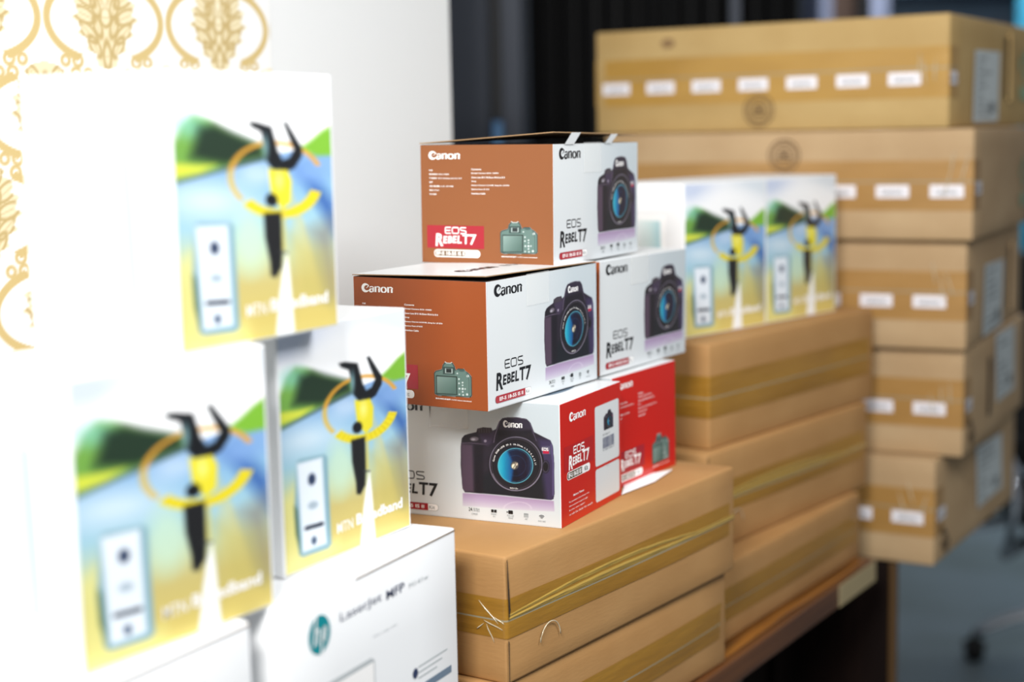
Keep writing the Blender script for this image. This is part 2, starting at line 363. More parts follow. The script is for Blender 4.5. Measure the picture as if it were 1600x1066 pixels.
def paint_camera(c, bg=True):
    body = [(102, 500), (103, 330), (112, 262), (135, 235), (170, 224), (240, 208), (248, 178), (300, 166), (370, 170), (382, 196), (412, 182), (438, 118), (468, 86), (520, 78), (600, 79), (680, 93), (714, 128), (745, 208), (830, 252), (888, 280), (910, 330), (922, 480), (924, 750), (915, 795), (890, 804), (700, 784), (500, 764), (300, 746), (140, 736), (118, 700)]
    if bg:
        c.fill([(120, 742), (300, 752), (600, 782), (918, 812), (925, 905), (600, 890), (120, 855)], lambda x, y: mixc([(0, (176, 150, 186)), (55, (196, 178, 208)), (130, (224, 226, 231))], y-(742+.085*(x-120))), 8)
        c.ring(600, 880, 120, 60, 5, (235, 228, 240), 8, .6, 0, 180)
    c.fill(body, (40, 34, 46), 4)
    inb = np.clip(c.sdf(body)/4+.5, 0, 1)
    def sub(f, *a, **k):      # keep shading inside the outline
        old = c.c.copy(); f(*a, mask=False, **k); c.c = old*(1-inb[..., None])+c.c*inb[..., None]
    sub(c.fill, [(600, 430), (930, 430), (930, 820), (250, 820), (260, 600)], (24, 28, 36), 60)
    sub(c.fill, [(780, 270), (930, 270), (930, 820), (850, 820)], (60, 50, 84), 50)
    sub(c.stroke, [(895, 320), (912, 480), (912, 760)], 12, (98, 86, 132), 12)
    sub(c.fill, [(104, 310), (205, 318), (215, 730), (110, 730)], (84, 66, 84), 22)
    sub(c.fill, [(222, 320), (300, 320), (300, 745), (232, 745)], (26, 22, 32), 22)
    sub(c.stroke, [(105, 305), (190, 303), (330, 318)], 5, (112, 96, 118), 4)
    sub(c.fill, [(250, 215), (410, 190), (380, 300), (340, 330), (290, 300)], (66, 54, 78), 26)
    sub(c.fill, [(120, 262), (160, 240), (250, 240), (275, 280), (240, 296), (120, 296)], (34, 30, 38), 8)
    sub(c.ell, 222, 268, 38, 20, (120, 110, 122), 8); sub(c.ell, 212, 272, 18, 9, (190, 186, 196), 6)
    sub(c.fill, [(248, 178), (300, 166), (370, 170), (376, 214), (262, 218)], (62, 54, 64), 5)
    for q in range(5): sub(c.stroke, [(262+22*q, 176), (264+22*q, 210)], 5, (92, 84, 96), 4)
    sub(c.ell, 318, 286, 12, 12, (170, 160, 180), 6)
    sub(c.fill, [(438, 118), (468, 86), (680, 93), (714, 128), (745, 230), (410, 250)], (50, 43, 60), 10)
    sub(c.fill, [(430, 190), (720, 190), (750, 270), (700, 300), (420, 300)], (28, 25, 34), 30)
    sub(c.stroke, [(442, 118), (402, 240), (392, 300)], 5, (140, 124, 152), 4); sub(c.stroke, [(706, 124), (742, 225), (765, 285)], 4, (110, 98, 126), 4)
    sub(c.stroke, [(440, 108), (470, 84), (600, 82), (682, 97)], 6, (92, 82, 100), 6)
    # lens
    sub(c.ell, 588, 488, 246, 244, (20, 18, 24), 6)
    sub(c.ring, 585, 486, 228, 234, 9, (120, 112, 130), 5); sub(c.ring, 585, 486, 212, 218, 5, (70, 64, 76), 5)
    sub(c.ring, 592, 496, 222, 226, 4, (156, 150, 166), 4, a0=200, a1=350)
    sub(c.ell, 585, 495, 196, 204, (27, 26, 34), 5)
    def glass(x, y):
        t = (x-430)/300; col = mixc([(0, (60, 196, 214)), (.18, (18, 150, 190)), (.38, (20, 90, 150)), (.55, (18, 24, 52)), (.8, (24, 14, 36)), (1, (40, 60, 90))], t)
        return col
    sub(c.ell, 582, 503, 152, 152, glass, 5)
    sub(c.fill, [(575, 500), (500, 350), (660, 345)], (14, 18, 46), 26, a=.85); sub(c.fill, [(575, 505), (545, 655), (640, 650)], (12, 10, 26), 26, a=.9)
    sub(c.ring, 582, 503, 152, 152, 6, (98, 196, 216), 4); sub(c.ring, 582, 503, 139, 139, 3, (60, 150, 190), 4, a=.7)
    sub(c.ring, 582, 503, 90, 90, 3, (50, 110, 160), 8, a=.5)
    sub(c.ell, 575, 500, 34, 36, (90, 84, 80), 10); sub(c.ell, 566, 508, 17, 22, (250, 244, 214), 8); sub(c.ell, 590, 488, 12, 14, (244, 226, 200), 8); sub(c.stroke, [(560, 530), (594, 472)], 8, (30, 24, 20), 6, a=.6)
    # badge and cap
    sub(c.fill, [(812, 332), (884, 332), (888, 402), (816, 402)], (96, 92, 116), 4); sub(c.fill, [(822, 366), (874, 368), (876, 398), (824, 396)], (198, 22, 66), 4)
    sub(c.ell, 848, 512, 32, 56, (16, 14, 20), 8); sub(c.ring, 846, 512, 26, 46, 5, (80, 70, 92), 5)
    return c
def cam_px(x, y):
    d = HCAM[2][0]*x+HCAM[2][1]*y+1; return ((HCAM[0][0]*x+HCAM[0][1]*y+HCAM[0][2])/d, (HCAM[1][0]*x+HCAM[1][1]*y+HCAM[1][2])/d)

def paint_router_art():
    c = Canvas(.2185, .2335, .0011, HROU, True, (252, 252, 253))
    S = c.fill
    c.ell(60, 110, 150, 70, (176, 192, 226), 90, .6); c.ell(530, 80, 190, 80, (206, 218, 228), 90, .6); c.ell(330, 200, 170, 90, (255, 255, 255), 90)
    S([(36, 462), (200, 405), (330, 352), (420, 330), (560, 335), (570, 1075), (30, 1075)],
      lambda x, y: mixc([(330, (128, 164, 212)), (480, (140, 184, 216)), (600, (160, 200, 214)), (720, (198, 208, 166)), (820, (202, 186, 116)), (960, (212, 192, 108)), (1070, (226, 212, 128))], y+(x-300)*.10), 6)
    c.ell(140, 520, 130, 60, (214, 230, 240), 90, .8); c.ell(300, 420, 60, 40, (206, 222, 240), 50, .6); c.ell(270, 660, 50, 110, (198, 226, 200), 50, .8)
    c.fill([(425, 390), (470, 380), (560, 520), (560, 640)], (52, 92, 164), 50, .85)
    c.ell(480, 400, 60, 45, (126, 164, 216), 60, .9); c.fill([(470, 620), (560, 560), (560, 860), (530, 880)], (122, 116, 116), 70, .6)
    c.fill([(405, 640), (520, 700), (550, 900), (420, 860)], (176, 168, 96), 70, .5)
    for k in range(7): c.stroke([(410+6*k, 470+20*k), (440+18*k, 1040)], 6, (232, 206, 110), 22, .25)
    c.fill([(30, 760), (90, 700), (130, 1010), (250, 960), (250, 1075), (30, 1075)], (226, 220, 138), 60, .85)
    # hills
    S([(34, 330), (66, 262), (104, 222), (150, 232), (220, 278), (290, 306), (345, 318), (330, 362), (200, 404), (34, 464)], (112, 162, 70), 24)
    c.ell(96, 262, 50, 40, (130, 200, 180), 50, .7)
    S([(120, 262), (170, 250), (320, 318), (325, 356), (200, 392), (90, 372)], (28, 46, 34), 40, .95)
    c.fill([(34, 392), (110, 396), (170, 392), (120, 424), (34, 446)], (214, 218, 70), 18, .95)
    c.stroke([(34, 462), (200, 406), (330, 360)], 10, (52, 70, 96), 12, .8)
    S([(440, 322), (480, 290), (520, 252), (560, 226), (560, 340), (500, 345)], (124, 182, 54), 18)
    # white road line
    S([(376, 770), (392, 700), (400, 800), (412, 1030), (345, 1030), (362, 860)], (250, 252, 252), 10)
    # ring
    c.ring(366, 432, 152, 128, 14, (226, 160, 50), 8, .9, 20, 170); c.ring(366, 432, 152, 128, 16, (226, 180, 60), 8, .75, 170, 215)
    c.ring(366, 440, 134, 122, 34, (230, 212, 40), 8, 1, 218, 345)
    for a in range(222, 345, 9): c.ring(366, 440, 134, 122, 30, (200, 170, 10), 10, .45, a, a+2.5)
    # figure
    K = (20, 22, 26)
    S([(275, 234), (300, 232), (352, 246), (362, 290), (370, 330), (385, 365), (408, 356), (424, 325), (405, 275), (390, 228), (402, 226), (452, 318), (450, 350), (425, 392), (398, 408), (352, 402), (330, 370), (322, 300), (316, 268), (285, 252)], K, 8)
    c.ell(330, 320, 9, 40, (150, 200, 205), 12, .7)
    S([(336, 396), (360, 404), (400, 400), (414, 440), (408, 520), (380, 545), (345, 500)], (230, 216, 50), 8); c.ell(372, 440, 14, 30, (250, 244, 150), 20, .7)
    c.ell(345, 512, 20, 24, K, 8)
    S([(318, 560), (376, 556), (378, 680), (372, 760), (352, 796), (336, 790), (334, 740), (320, 650)], (28, 28, 30), 10); c.stroke([(365, 700), (392, 705)], 6, (60, 60, 60), 6)
    c.stroke([(384, 560), (382, 690)], 10, (214, 196, 90), 10, .8)
    # router
    S([(96, 606), (112, 596), (208, 596), (220, 610), (228, 976), (214, 992), (112, 1002), (98, 990), (84, 820)], (132, 170, 184), 10)
    S([(84, 780), (96, 800), (104, 990), (86, 900)], (60, 90, 60), 10, .8)
    S([(98, 612), (200, 606), (208, 968), (112, 982)], (232, 240, 248), 14)
    c.ell(156, 688, 15, 24, (46, 60, 90), 8); c.ell(158, 796, 20, 16, (172, 188, 200), 10); c.stroke([(130, 886), (190, 882)], 18, (40, 48, 66), 6); c.ell(158, 944, 11, 17, (60, 80, 110), 8)
    c.ell(300, 1040, 80, 26, (240, 220, 90), 30, .4)
    return c
def paint_router_side():
    c = Canvas(.135, .150, .0016, base=(255, 255, 255)); g = lambda x, y: mixc([(0, (252, 254, 254)), (.07, (246, 250, 250)), (.105, (214, 236, 236)), (.125, (168, 212, 220))], x)
    c.fill([(.002, .004), (.128, .004), (.124, .142), (.002, .146)], g, .004)
    c.fill([(-.01, .0), (.12, .002), (.12, .010), (-.01, .012)], (176, 220, 218), .006, .7)
    return c

# ------------------------------------------------------------------ the setting
UV = Vector((.56, .83, 0)).normalized(); NV = Vector((-UV.y, UV.x, 0))
def W(s, n, z): p = UV*s+NV*n; return (p.x, p.y, z)
def struct(name, b, parent=None):
    o = link(name, b.mesh(name), parent)
    if not parent: o['kind'] = 'structure'
    return o
b = MB(); b.box((-4, -2.5, -.06), (6, 8.2, 0), 'floor_tile'); struct('floor', b)
b = MB(); b.box((-1.2, 1.615, .0), (2.222, 1.76, 2.8), 'wall_paint', W); wl = struct('wall_left', b)
b = MB(); b.box((-2, 8.0, 0), (6, 8.15, 2.8), 'wall_back_paint'); struct('wall_back', b)
# damask paper: gold ogee frames and leafy medallions, half-drop repeat
PW, PH = .2085, .246
def paint_damask():
    s0, z0 = .95, .85; w, h = 1.771-s0, 1.15; c = Canvas(w, h, .0024, base=(236, 236, 234)); c.px = c.X+s0; c.py = c.Y+z0
    gold, pale = (204, 180, 122), (226, 210, 158)
    u = (c.px-1.455)/PW; v = (c.py-(CAMZ+.160))/PH
    for half in (0, 1):
        uu = u-.5*half; vv = v-.5*half; fx = (uu-np.round(uu))*PW; fz = (vv-np.round(vv))*PH
        ax = np.abs(fx)
        # bracket: C-shaped arcs either side, thicker to their ends, stopping short of the medallion's tip
        rx, rz = .097, .056; th = np.degrees(np.arctan2(np.abs(fz)/rz, ax/rx)); d = np.abs(np.hypot(ax/rx, fz/rz)-1)*(rx*np.cos(np.radians(th))+rz*np.sin(np.radians(th)))
        wd = .0052+.0040*np.clip(th/55, 0, 1); al = np.clip((wd-d)/.0028+.5, 0, 1)*(th < 62)
        c.put(al, gold)
        # curls at the bracket ends
        for cx, cz, r in ((.050, .053, .007), (.034, .070, .006)):
            dd = np.abs(np.hypot(ax-cx, np.abs(fz)-cz)-r); c.put(np.clip((.0025-dd)/.0028+.5, 0, 1), gold)
        # medallion
        hw = .050*np.sqrt(np.clip(1-(fz/.068)**2, 0, 1))*np.where(fz < 0, np.clip(1+(fz)/.078, .15, 1)**.6, 1)
        edge = .0040*np.sin(fz*330+1)+.0022*np.sin(fz*610)
        al = np.clip((hw+edge-ax)/.004+.5, 0, 1)*(np.abs(fz) < .068)
        line = np.zeros(fx.shape)
        for cx, cz, a_, b__, ro in ((.034, .030, .020, .009, 35), (.036, .006, .019, .009, 20), (.030, -.016, .018, .008, 40), (.020, -.034, .015, .007, 55), (.018, .048, .016, .008, 60), (.016, .018, .014, .007, 70), (.014, -.008, .014, .006, 70), (.0, .036, .007, .016, 0), (.0, -.046, .006, .018, 0), (.0, .004, .009, .012, 0)):
            q = R(ro); X_ = (ax-cx)*math.cos(q)+(fz-cz)*math.sin(q); Z_ = -(ax-cx)*math.sin(q)+(fz-cz)*math.cos(q)
            dd = np.abs(np.hypot(X_/a_, Z_/b__)-1)*min(a_, b__); line = np.maximum(line, np.clip((.0018-dd)/.0024+.5, 0, 1))
            line = np.maximum(line, .5*np.clip((.0010-np.abs(Z_))/.002+.5, 0, 1)*(np.abs(X_) < a_*.8))
        col = np.array((228, 216, 180))[None, None]*(1-line[..., None])+np.array((188, 164, 110))[None, None]*line[..., None]
        hl = np.clip(1-np.hypot(ax/.012, (fz-.022)/.022), 0, 1); col = col*(1-hl[..., None]*.6)+np.array((248, 242, 220))[None, None]*hl[..., None]*.6
        c.put(al, col)
    return c.mesh('wallpaper', 'wallpaper_print', dim=1), s0, z0
me, s0, z0 = paint_damask()
wp = link('wallpaper', me, wl); o0 = Vector(W(s0, 1.6135, z0))
mm = Matrix.Identity(4)
for i in range(3): mm[i][0] = UV[i]; mm[i][1] = (0, 0, 1)[i]; mm[i][2] = -NV[i]; mm[i][3] = o0[i]
wp.matrix_local = mm; wp['label'] = 'white paper with gold damask medallions'

# ------------------------------------------------------------------ desk
DO = Vector((.254, 2.076, 0)); DU = Vector((math.cos(R(58.2)), math.sin(R(58.2)), 0)); DN = Vector((-DU.y, DU.x, 0))
def boards(parent, O, U_, N_):
    def f(name, a, bb, k, lab=None):
        """a board with its grain along its own x axis"""
        b = MB(); b.box((0, 0, 0), (bb[0]-a[0], bb[1]-a[1], bb[2]-a[2]), k); o = link(name, b.mesh(name))
        mm = Matrix.Identity(4); p = O+U_*a[0]+N_*a[1]
        for i in range(3): mm[i][0] = U_[i]; mm[i][1] = N_[i]; mm[i][3] = p[i]
        mm[2][3] = a[2]; o.parent = parent; o.matrix_local = parent.matrix_world.inverted() @ mm; bevel(o, .003)
        if lab: o['label'] = lab
        return o
    return f
dc = DO-DU*.5+DN*.3
desk = root('office_desk', Matrix.Translation(dc), 'long brown wooden desk carrying the rows of white and brown boxes', 'desk')
bd = boards(desk, DO, DU, DN)
bd('desktop', (-1.75, .0155, .722), (.705, .61, .75), 'wood')
bd('edge_moulding', (-1.75, 0, .712), (.707, .015, .75), 'wood_edge')
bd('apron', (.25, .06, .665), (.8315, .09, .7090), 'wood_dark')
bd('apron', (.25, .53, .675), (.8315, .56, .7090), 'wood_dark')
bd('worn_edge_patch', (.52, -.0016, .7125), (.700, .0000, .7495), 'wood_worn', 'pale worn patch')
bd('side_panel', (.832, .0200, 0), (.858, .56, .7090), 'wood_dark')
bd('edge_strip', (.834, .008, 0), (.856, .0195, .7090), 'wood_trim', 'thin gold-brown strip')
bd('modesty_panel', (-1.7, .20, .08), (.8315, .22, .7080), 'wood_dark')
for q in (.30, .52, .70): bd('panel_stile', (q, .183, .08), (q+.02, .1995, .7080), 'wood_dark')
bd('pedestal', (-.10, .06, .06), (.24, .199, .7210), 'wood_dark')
for k in range(3): bd('drawer', (-.09, .044, .08+.21*k), (.23, .0595, .280+.21*k), 'wood_edge')
d2 = root('side_table', Matrix.Translation(W(2.98, 1.45, 0)), 'plain brown table under the stack of tall cartons, hidden behind the desk', 'table')
bt = boards(d2, Vector((0, 0, 0)), UV, NV)
bt('tabletop', (2.70, 1.30, .684), (3.26, 1.64, .7128), 'wood')
for s_ in (2.72, 3.20):
    for n in (1.32, 1.59): bt('leg', (s_, n, 0), (s_+.04, n+.04, .6835), 'wood_dark')

# ------------------------------------------------------------------ brown cartons
def carton(name, x, y, z, yaw, U, V, H, kr, tp, z0, z1, label, group, seed, fold=False, seam=.52, wrapL=None, wrapR=None, stickers=(), bulge=.003):
    rt_ = root(name, frame(x, y, z, yaw), label, 'box', group)
    r = .004; bb, disp = rounded_box(U, V, H, r, (kr,)*6, bulge, 8, seed, .0012)
    link('carton_body', bb.mesh('carton_body', smooth=True), rt_)
    # tape following the left face, the near corner and the right face
    tl = V if wrapL is None else wrapL; tr = U if wrapR is None else wrapR
    ts = [-tl+(tl-r)*i/14 for i in range(15)]+['a', 'b', 'c']+[r+(tr-r)*i/14 for i in range(15)]
    rows = [z0, z0+(seam-z0)*.5, seam-.006, seam+.006, seam+(z1-seam)*.5, z1]
    b = MB(); off = .0007; G = []
    rn = random.Random(seed+5)
    for t in ts:
        row = []
        for q, f in enumerate(rows):
            zz = f*H; o2 = off
            if isinstance(t, str):
                a = {'a': R(22), 'b': R(45), 'c': R(68)}[t]; rr = r+off; row.append((r-rr*math.cos(a), r-rr*math.sin(a), zz))
            elif t < 0:
                p = disp((0, min(-t, V), zz)); row.append((p[0]-o2, -t, zz))
            else:
                p = disp((min(t, U), 0, zz)); row.append((t, p[1]-o2, zz))
        G.append(row)
    n0 = 0; b.v = [p for row in G for p in row]; nr = len(rows)
    for i in range(len(G)-1):
        for q in range(nr-1):
            b.f.append((i*nr+q, (i+1)*nr+q, (i+1)*nr+q+1, i*nr+q+1)); b.mi.append(b.mid('seam' if q == 2 else tp))
    link('packing_tape', b.mesh('packing_tape', smooth=True), rt_)
    if fold:   # a ridge of loose tape along the seam
        b = MB(); rf = random.Random(seed*7)
        for dz, wd, pk in ((.016, .0060, .0014), (.006, .0080, .0020)):
            ra, rb, rc = [], [], []
            for i in range(41):
                t = .003+(U-.006)*i/40; q = math.sin(math.pi*min(i/40*1.25, 1))
                zz = seam*H+dz*(.35+.65*q)+.0003*rf.uniform(-1, 1)*(q > .1); w = wd*(.45+.55*q); y_ = disp((t, 0, zz))[1]-.0009
                ra.append((t, y_, zz-w/2)); rb.append((t, y_-.55*pk*(.6+.4*rf.random()), zz+.15*w)); rc.append((t, y_, zz+w/2))
            for i in range(40): b.poly([ra[i], ra[i+1], rb[i+1], rb[i]], 'tape_fold'); b.poly([rb[i], rb[i+1], rc[i+1], rc[i]], 'tape_fold')
        b2 = MB(); z5 = seam*H
        for (ya, za, yb, zb) in ((.036, z5+.020, .010, z5-.004), (.030, z5-.002, .004, z5-.010), (.026, z5-.006, .016, z5-.026), (.016, z5+.004, .002, z5-.003), (.040, z5-.014, .030, z5-.006)):
            b2.tube([(-.0022-.0006*math.sin(t), ya+(yb-ya)*t/6, za+(zb-za)*t/6) for t in range(7)], [.0002, .0005, .0007, .0007, .0006, .0005, .0002], 'tape_glossy', 6)
        link('tape_wrinkle', b2.mesh('tape_wrinkle', smooth=True), rt_)['label'] = 'shiny creases of tape at the corner'
        b3 = MB(); b3.poly([(.0010, -.0013, H-.004), (.0022, -.0014, H*.98), (.0062, -.0016, z5+.012), (.0030, -.0016, z5)], 'slot_dark'); b3.poly([(.0012, -.0014, z5-.022), (.0030, -.0015, z5-.024), (.0026, -.0014, .002), (.0014, -.0014, .002)], 'slot_dark')
        link('corner_gap', b3.mesh('corner_gap'), rt_)['label'] = 'dark gap along the flap edge'
        b4 = MB(); b4.tube([(.083+.021*math.cos(R(a)), -.0030-.001*math.sin(R(a)), .030+.023*math.sin(R(a))) for a in range(5, 180, 12)], .0007, 'tape_glossy', 5); link('tape_bubble', b4.mesh('tape_bubble', smooth=True), rt_)
        link('tape_ridge', b.mesh('tape_ridge', smooth=True), rt_)['label'] = 'pale wrinkled ridge of tape'
    return rt_, disp
GF = 'brown cartons in the front pile'; GG = 'brown cartons in the middle pile'
carton('cardboard_carton', -.0125, 1.7023, -.6098, 54.948, .5534, .40, .1474, 'kraft', 'tape', .36, .67, 'flat brown carton with wrinkled yellow tape, directly under the red and white camera boxes', GF, 1, fold=True, seam=.50)
carton('cardboard_carton', -.0211, 1.6969, -.7429, 55.512, .5534, .40, .1329, 'kraft', 'tape', .30, .68, 'lower flat brown carton at the front, lying on the desk', GF, 2, bulge=.006, seam=.46)
carton('cardboard_carton', .2933, 2.3359, -.4759, 51.504, .5534, .40, .160, 'kraft', 'tape', .30, .70, 'topmost brown carton of the middle pile, with two colourful router boxes on it', GG, 3, seam=.49)
carton('cardboard_carton', .2853, 2.2998, -.6270, 52.533, .5534, .40, .1508, 'kraft', 'tape', .36, .68, 'middle brown carton of the pile beside the tall stack, with glossy crinkled tape', GG, 4, fold=True, seam=.48)
carton('cardboard_carton', .2982, 2.2292, -.7429, 56.932, .5534, .40, .1155, 'kraft', 'tape', .28, .70, 'lowest brown carton of the middle pile, lying on the wooden desk', GG, 5, seam=.47)

RS = [  # x, y, z, yaw, kraft, first sticker offset, right-face label corners (TL,TR,BR,BL), stains, text
 (.7221, 2.6107, -.0017, 58.701, 'kraft_gold', 'tape_gold', .0152, ((.1426, .1307), (.3083, .1330), (.2999, .0100), (.1344, .0086)), 'topmost yellowish long carton of the tall stack, with a row of white stickers'),
 (.7601, 2.5950, -.1872, 63.287, 'kraft_pale', 'tape_tan', .0464, None, 'second long carton from the top of the tall stack, with a round stamp'),
 (.7578, 2.6164, -.3726, 63.608, 'kraft_pale', 'tape_tan', .0285, ((.1540, .1316), (.3500, .1275), (.3350, .0076), (.1410, .0062)), 'middle carton of the tall stack, level with the bottom of the router boxes'),
 (.7601, 2.6322, -.5578, 62.203, 'kraft_pale', 'tape_tan', .0325, ((.2560, .1800), (.4400, .1790), (.4500, .0525), (.2720, .0518)), 'second carton from the bottom of the tall stack, overhanging the lowest one'),
 (.7107, 2.6187, -.7429, 59.223, 'kraft_pale', 'tape_tan', .0430, ((.2560, .1600), (.4450, .1569), (.4550, .0469), (.2720, .0429)), 'lowest carton of the tall stack at the right, overhanging the desk edge')]
KS = 1.05; RU, RV = .5668, .6524
for i, (x, y, z, yaw, kr, tp, s0, lab, label) in enumerate(RS):
    Hh = (.1855, .1845, .1845, .184, .184)[i]
    rt_, disp = carton('long_carton', x*KS, y*KS, z*KS, yaw, RU*KS, RV*KS, Hh*KS, kr, tp, .27, .72, label, 'long cartons in the tall stack', 20+i, seam=.53, wrapR=.055, bulge=.002)
    lift = Matrix.Scale(KS, 4)
    k = 0
    while s0+.0893*k < RV-.05:          # small white name stickers along the tape
        x0 = s0+.0893*k; x1 = x0+.055; d = Decal()
        yo = -disp((0, (RV-(x0+x1)/2)*KS, .0815*KS))[0]/KS+.0012
        d.rect(x0, .0710, min(x1, RV-.004), .0920, 'sticker', 0)
        d.text('Lenovo', x0+.010, .0765, min(x1-.010, RV-.006), .0860, 'ink_grey', 1, .02)
        o = link('name_sticker', d.mesh('name_sticker'), rt_, lift @ FL(RV) @ Matrix.Translation((0, 0, yo))); k += 1
    x0 = s0+.0893*k
    d = Decal()
    if i == 0: d.rect(.0, .0710, .040, .0920, 'sticker', 0); d.text('Lenovo', .002, .0765, .034, .0860, 'ink_grey', 1, .02)
    else: d.rect(.012, .0750, .060, .0960, 'sticker', 0); d.text('Lenovo', .018, .0805, .054, .0900, 'ink_grey', 1, .02)
    link('name_sticker', d.mesh('name_sticker'), rt_, lift @ FR() @ Matrix.Translation((0, 0, .002)))
    b = MB(); rw = random.Random(i+70)
    for q in range(3):
        y0, zz = .020+.014*q+.004*rw.random(), .060+.05*rw.random(); y1 = y0+.014*rw.uniform(-1, 1); dz = .035+.02*rw.random()
        b.tube([(-.0026, y0+(y1-y0)*t/5, zz+dz*t/5) for t in range(6)], [.0002, .0009, .0013, .0012, .0008, .0002], 'tape_glossy', 6)
    link('tape_wrinkle', b.mesh('tape_wrinkle', smooth=True), rt_, lift)
    # printed marks on the cardboard
    d = Decal()
    cx, cy = ((.322, .0371), (.334, .1438), (.30, .04), (.3, .04), (.3, .04))[i]
    for rr in (.028, .021):
        T = lambda a, q: (cx+q*math.cos(a), cy+q*math.sin(a))
        for q in range(36): a, a2 = 2*math.pi*q/36, 2*math.pi*(q+1)/36; d.P([T(a, rr), T(a2, rr), T(a2, rr-.0025), T(a, rr-.0025)], 'ink_brown')
    for q in range(4): d.rect(cx-.014+.003*abs(q-1), cy-.010+.006*q, cx+.014-.003*abs(q-1), cy-.007+.006*q, 'ink_brown')
    if i == 0: d.ell(.148, .160, .013, .008, 'ink_faint')
    link('printed_stamp', d.mesh('printed_stamp'), rt_, lift @ FL(RV) @ Matrix.Translation((0, 0, .0036)))['label'] = 'round brown stamp print'
    d = Decal()
    if lab:
        d.P(lab, 'label_paper', 0)
        (ax, ay), (bx, by), (c_x, c_y), (dx, dy) = lab
        q2 = lambda s, t: ((ax*(1-s)+bx*s)*t+(dx*(1-s)+c_x*s)*(1-t), (ay*(1-s)+by*s)*t+(dy*(1-s)+c_y*s)*(1-t))
        rn = random.Random(i)
        for q in range(9):
            t = .08+.1*q; e = .2+.6*rn.random(); d.P([q2(.12, t), q2(e, t), q2(e, t+.03), q2(.12, t+.03)], 'ink_grey')
        for q in range(12): s = .62+.02*q; d.P([q2(s, .12), q2(s+.01, .12), q2(s+.01, .28), q2(s, .28)], 'ink_black')
        link('shipping_label', d.mesh('shipping_label'), rt_, lift @ FR() @ Matrix.Translation((0, 0, .0034)))
    hx = {0: (.366, .05, .160), 2: (.425, .03, .145), 3: (.2130, .04, .145)}.get(i)
    if hx:
        b = MB(); b.box((hx[0]-.016, -.0040, hx[1]), (hx[0]+.004, -.0025, hx[2]), 'slot_dark')
        if i != 3: b.box((hx[0]+.004, -.008, hx[1]-.004), (hx[0]+.016, -.0025, hx[2]+.008), kr)
        link('handle_slot', b.mesh('handle_slot'), rt_, lift)
    d = Decal()
    if i in (0, 1):
        yy = .115 if i == 0 else .10
        for q in range(3):
            a = 2*math.pi*q/3+.3; T = lambda r, t: (.487+r*math.cos(t), yy+r*math.sin(t))
            d.P([T(.014, a), T(.030, a), T(.034, a+.7), T(.030, a+1.3), T(.015, a+1.3)], 'ink_green')
        d.rect(.46, yy-.065, .52, yy-.040, 'ink_green')
    if i >= 3:
        for q in range(4): d.ell(.045+.015*(q % 2), .055-.012*q, .009, .006, 'ink_darkstain')
        for q in range(3): d.rect(.05+.012*q, .022, .058+.012*q, .034, 'ink_darkstain')
    if d.v: link('printed_marks', d.mesh('printed_marks'), rt_, lift @ FR() @ Matrix.Translation((0, 0, .0034)))

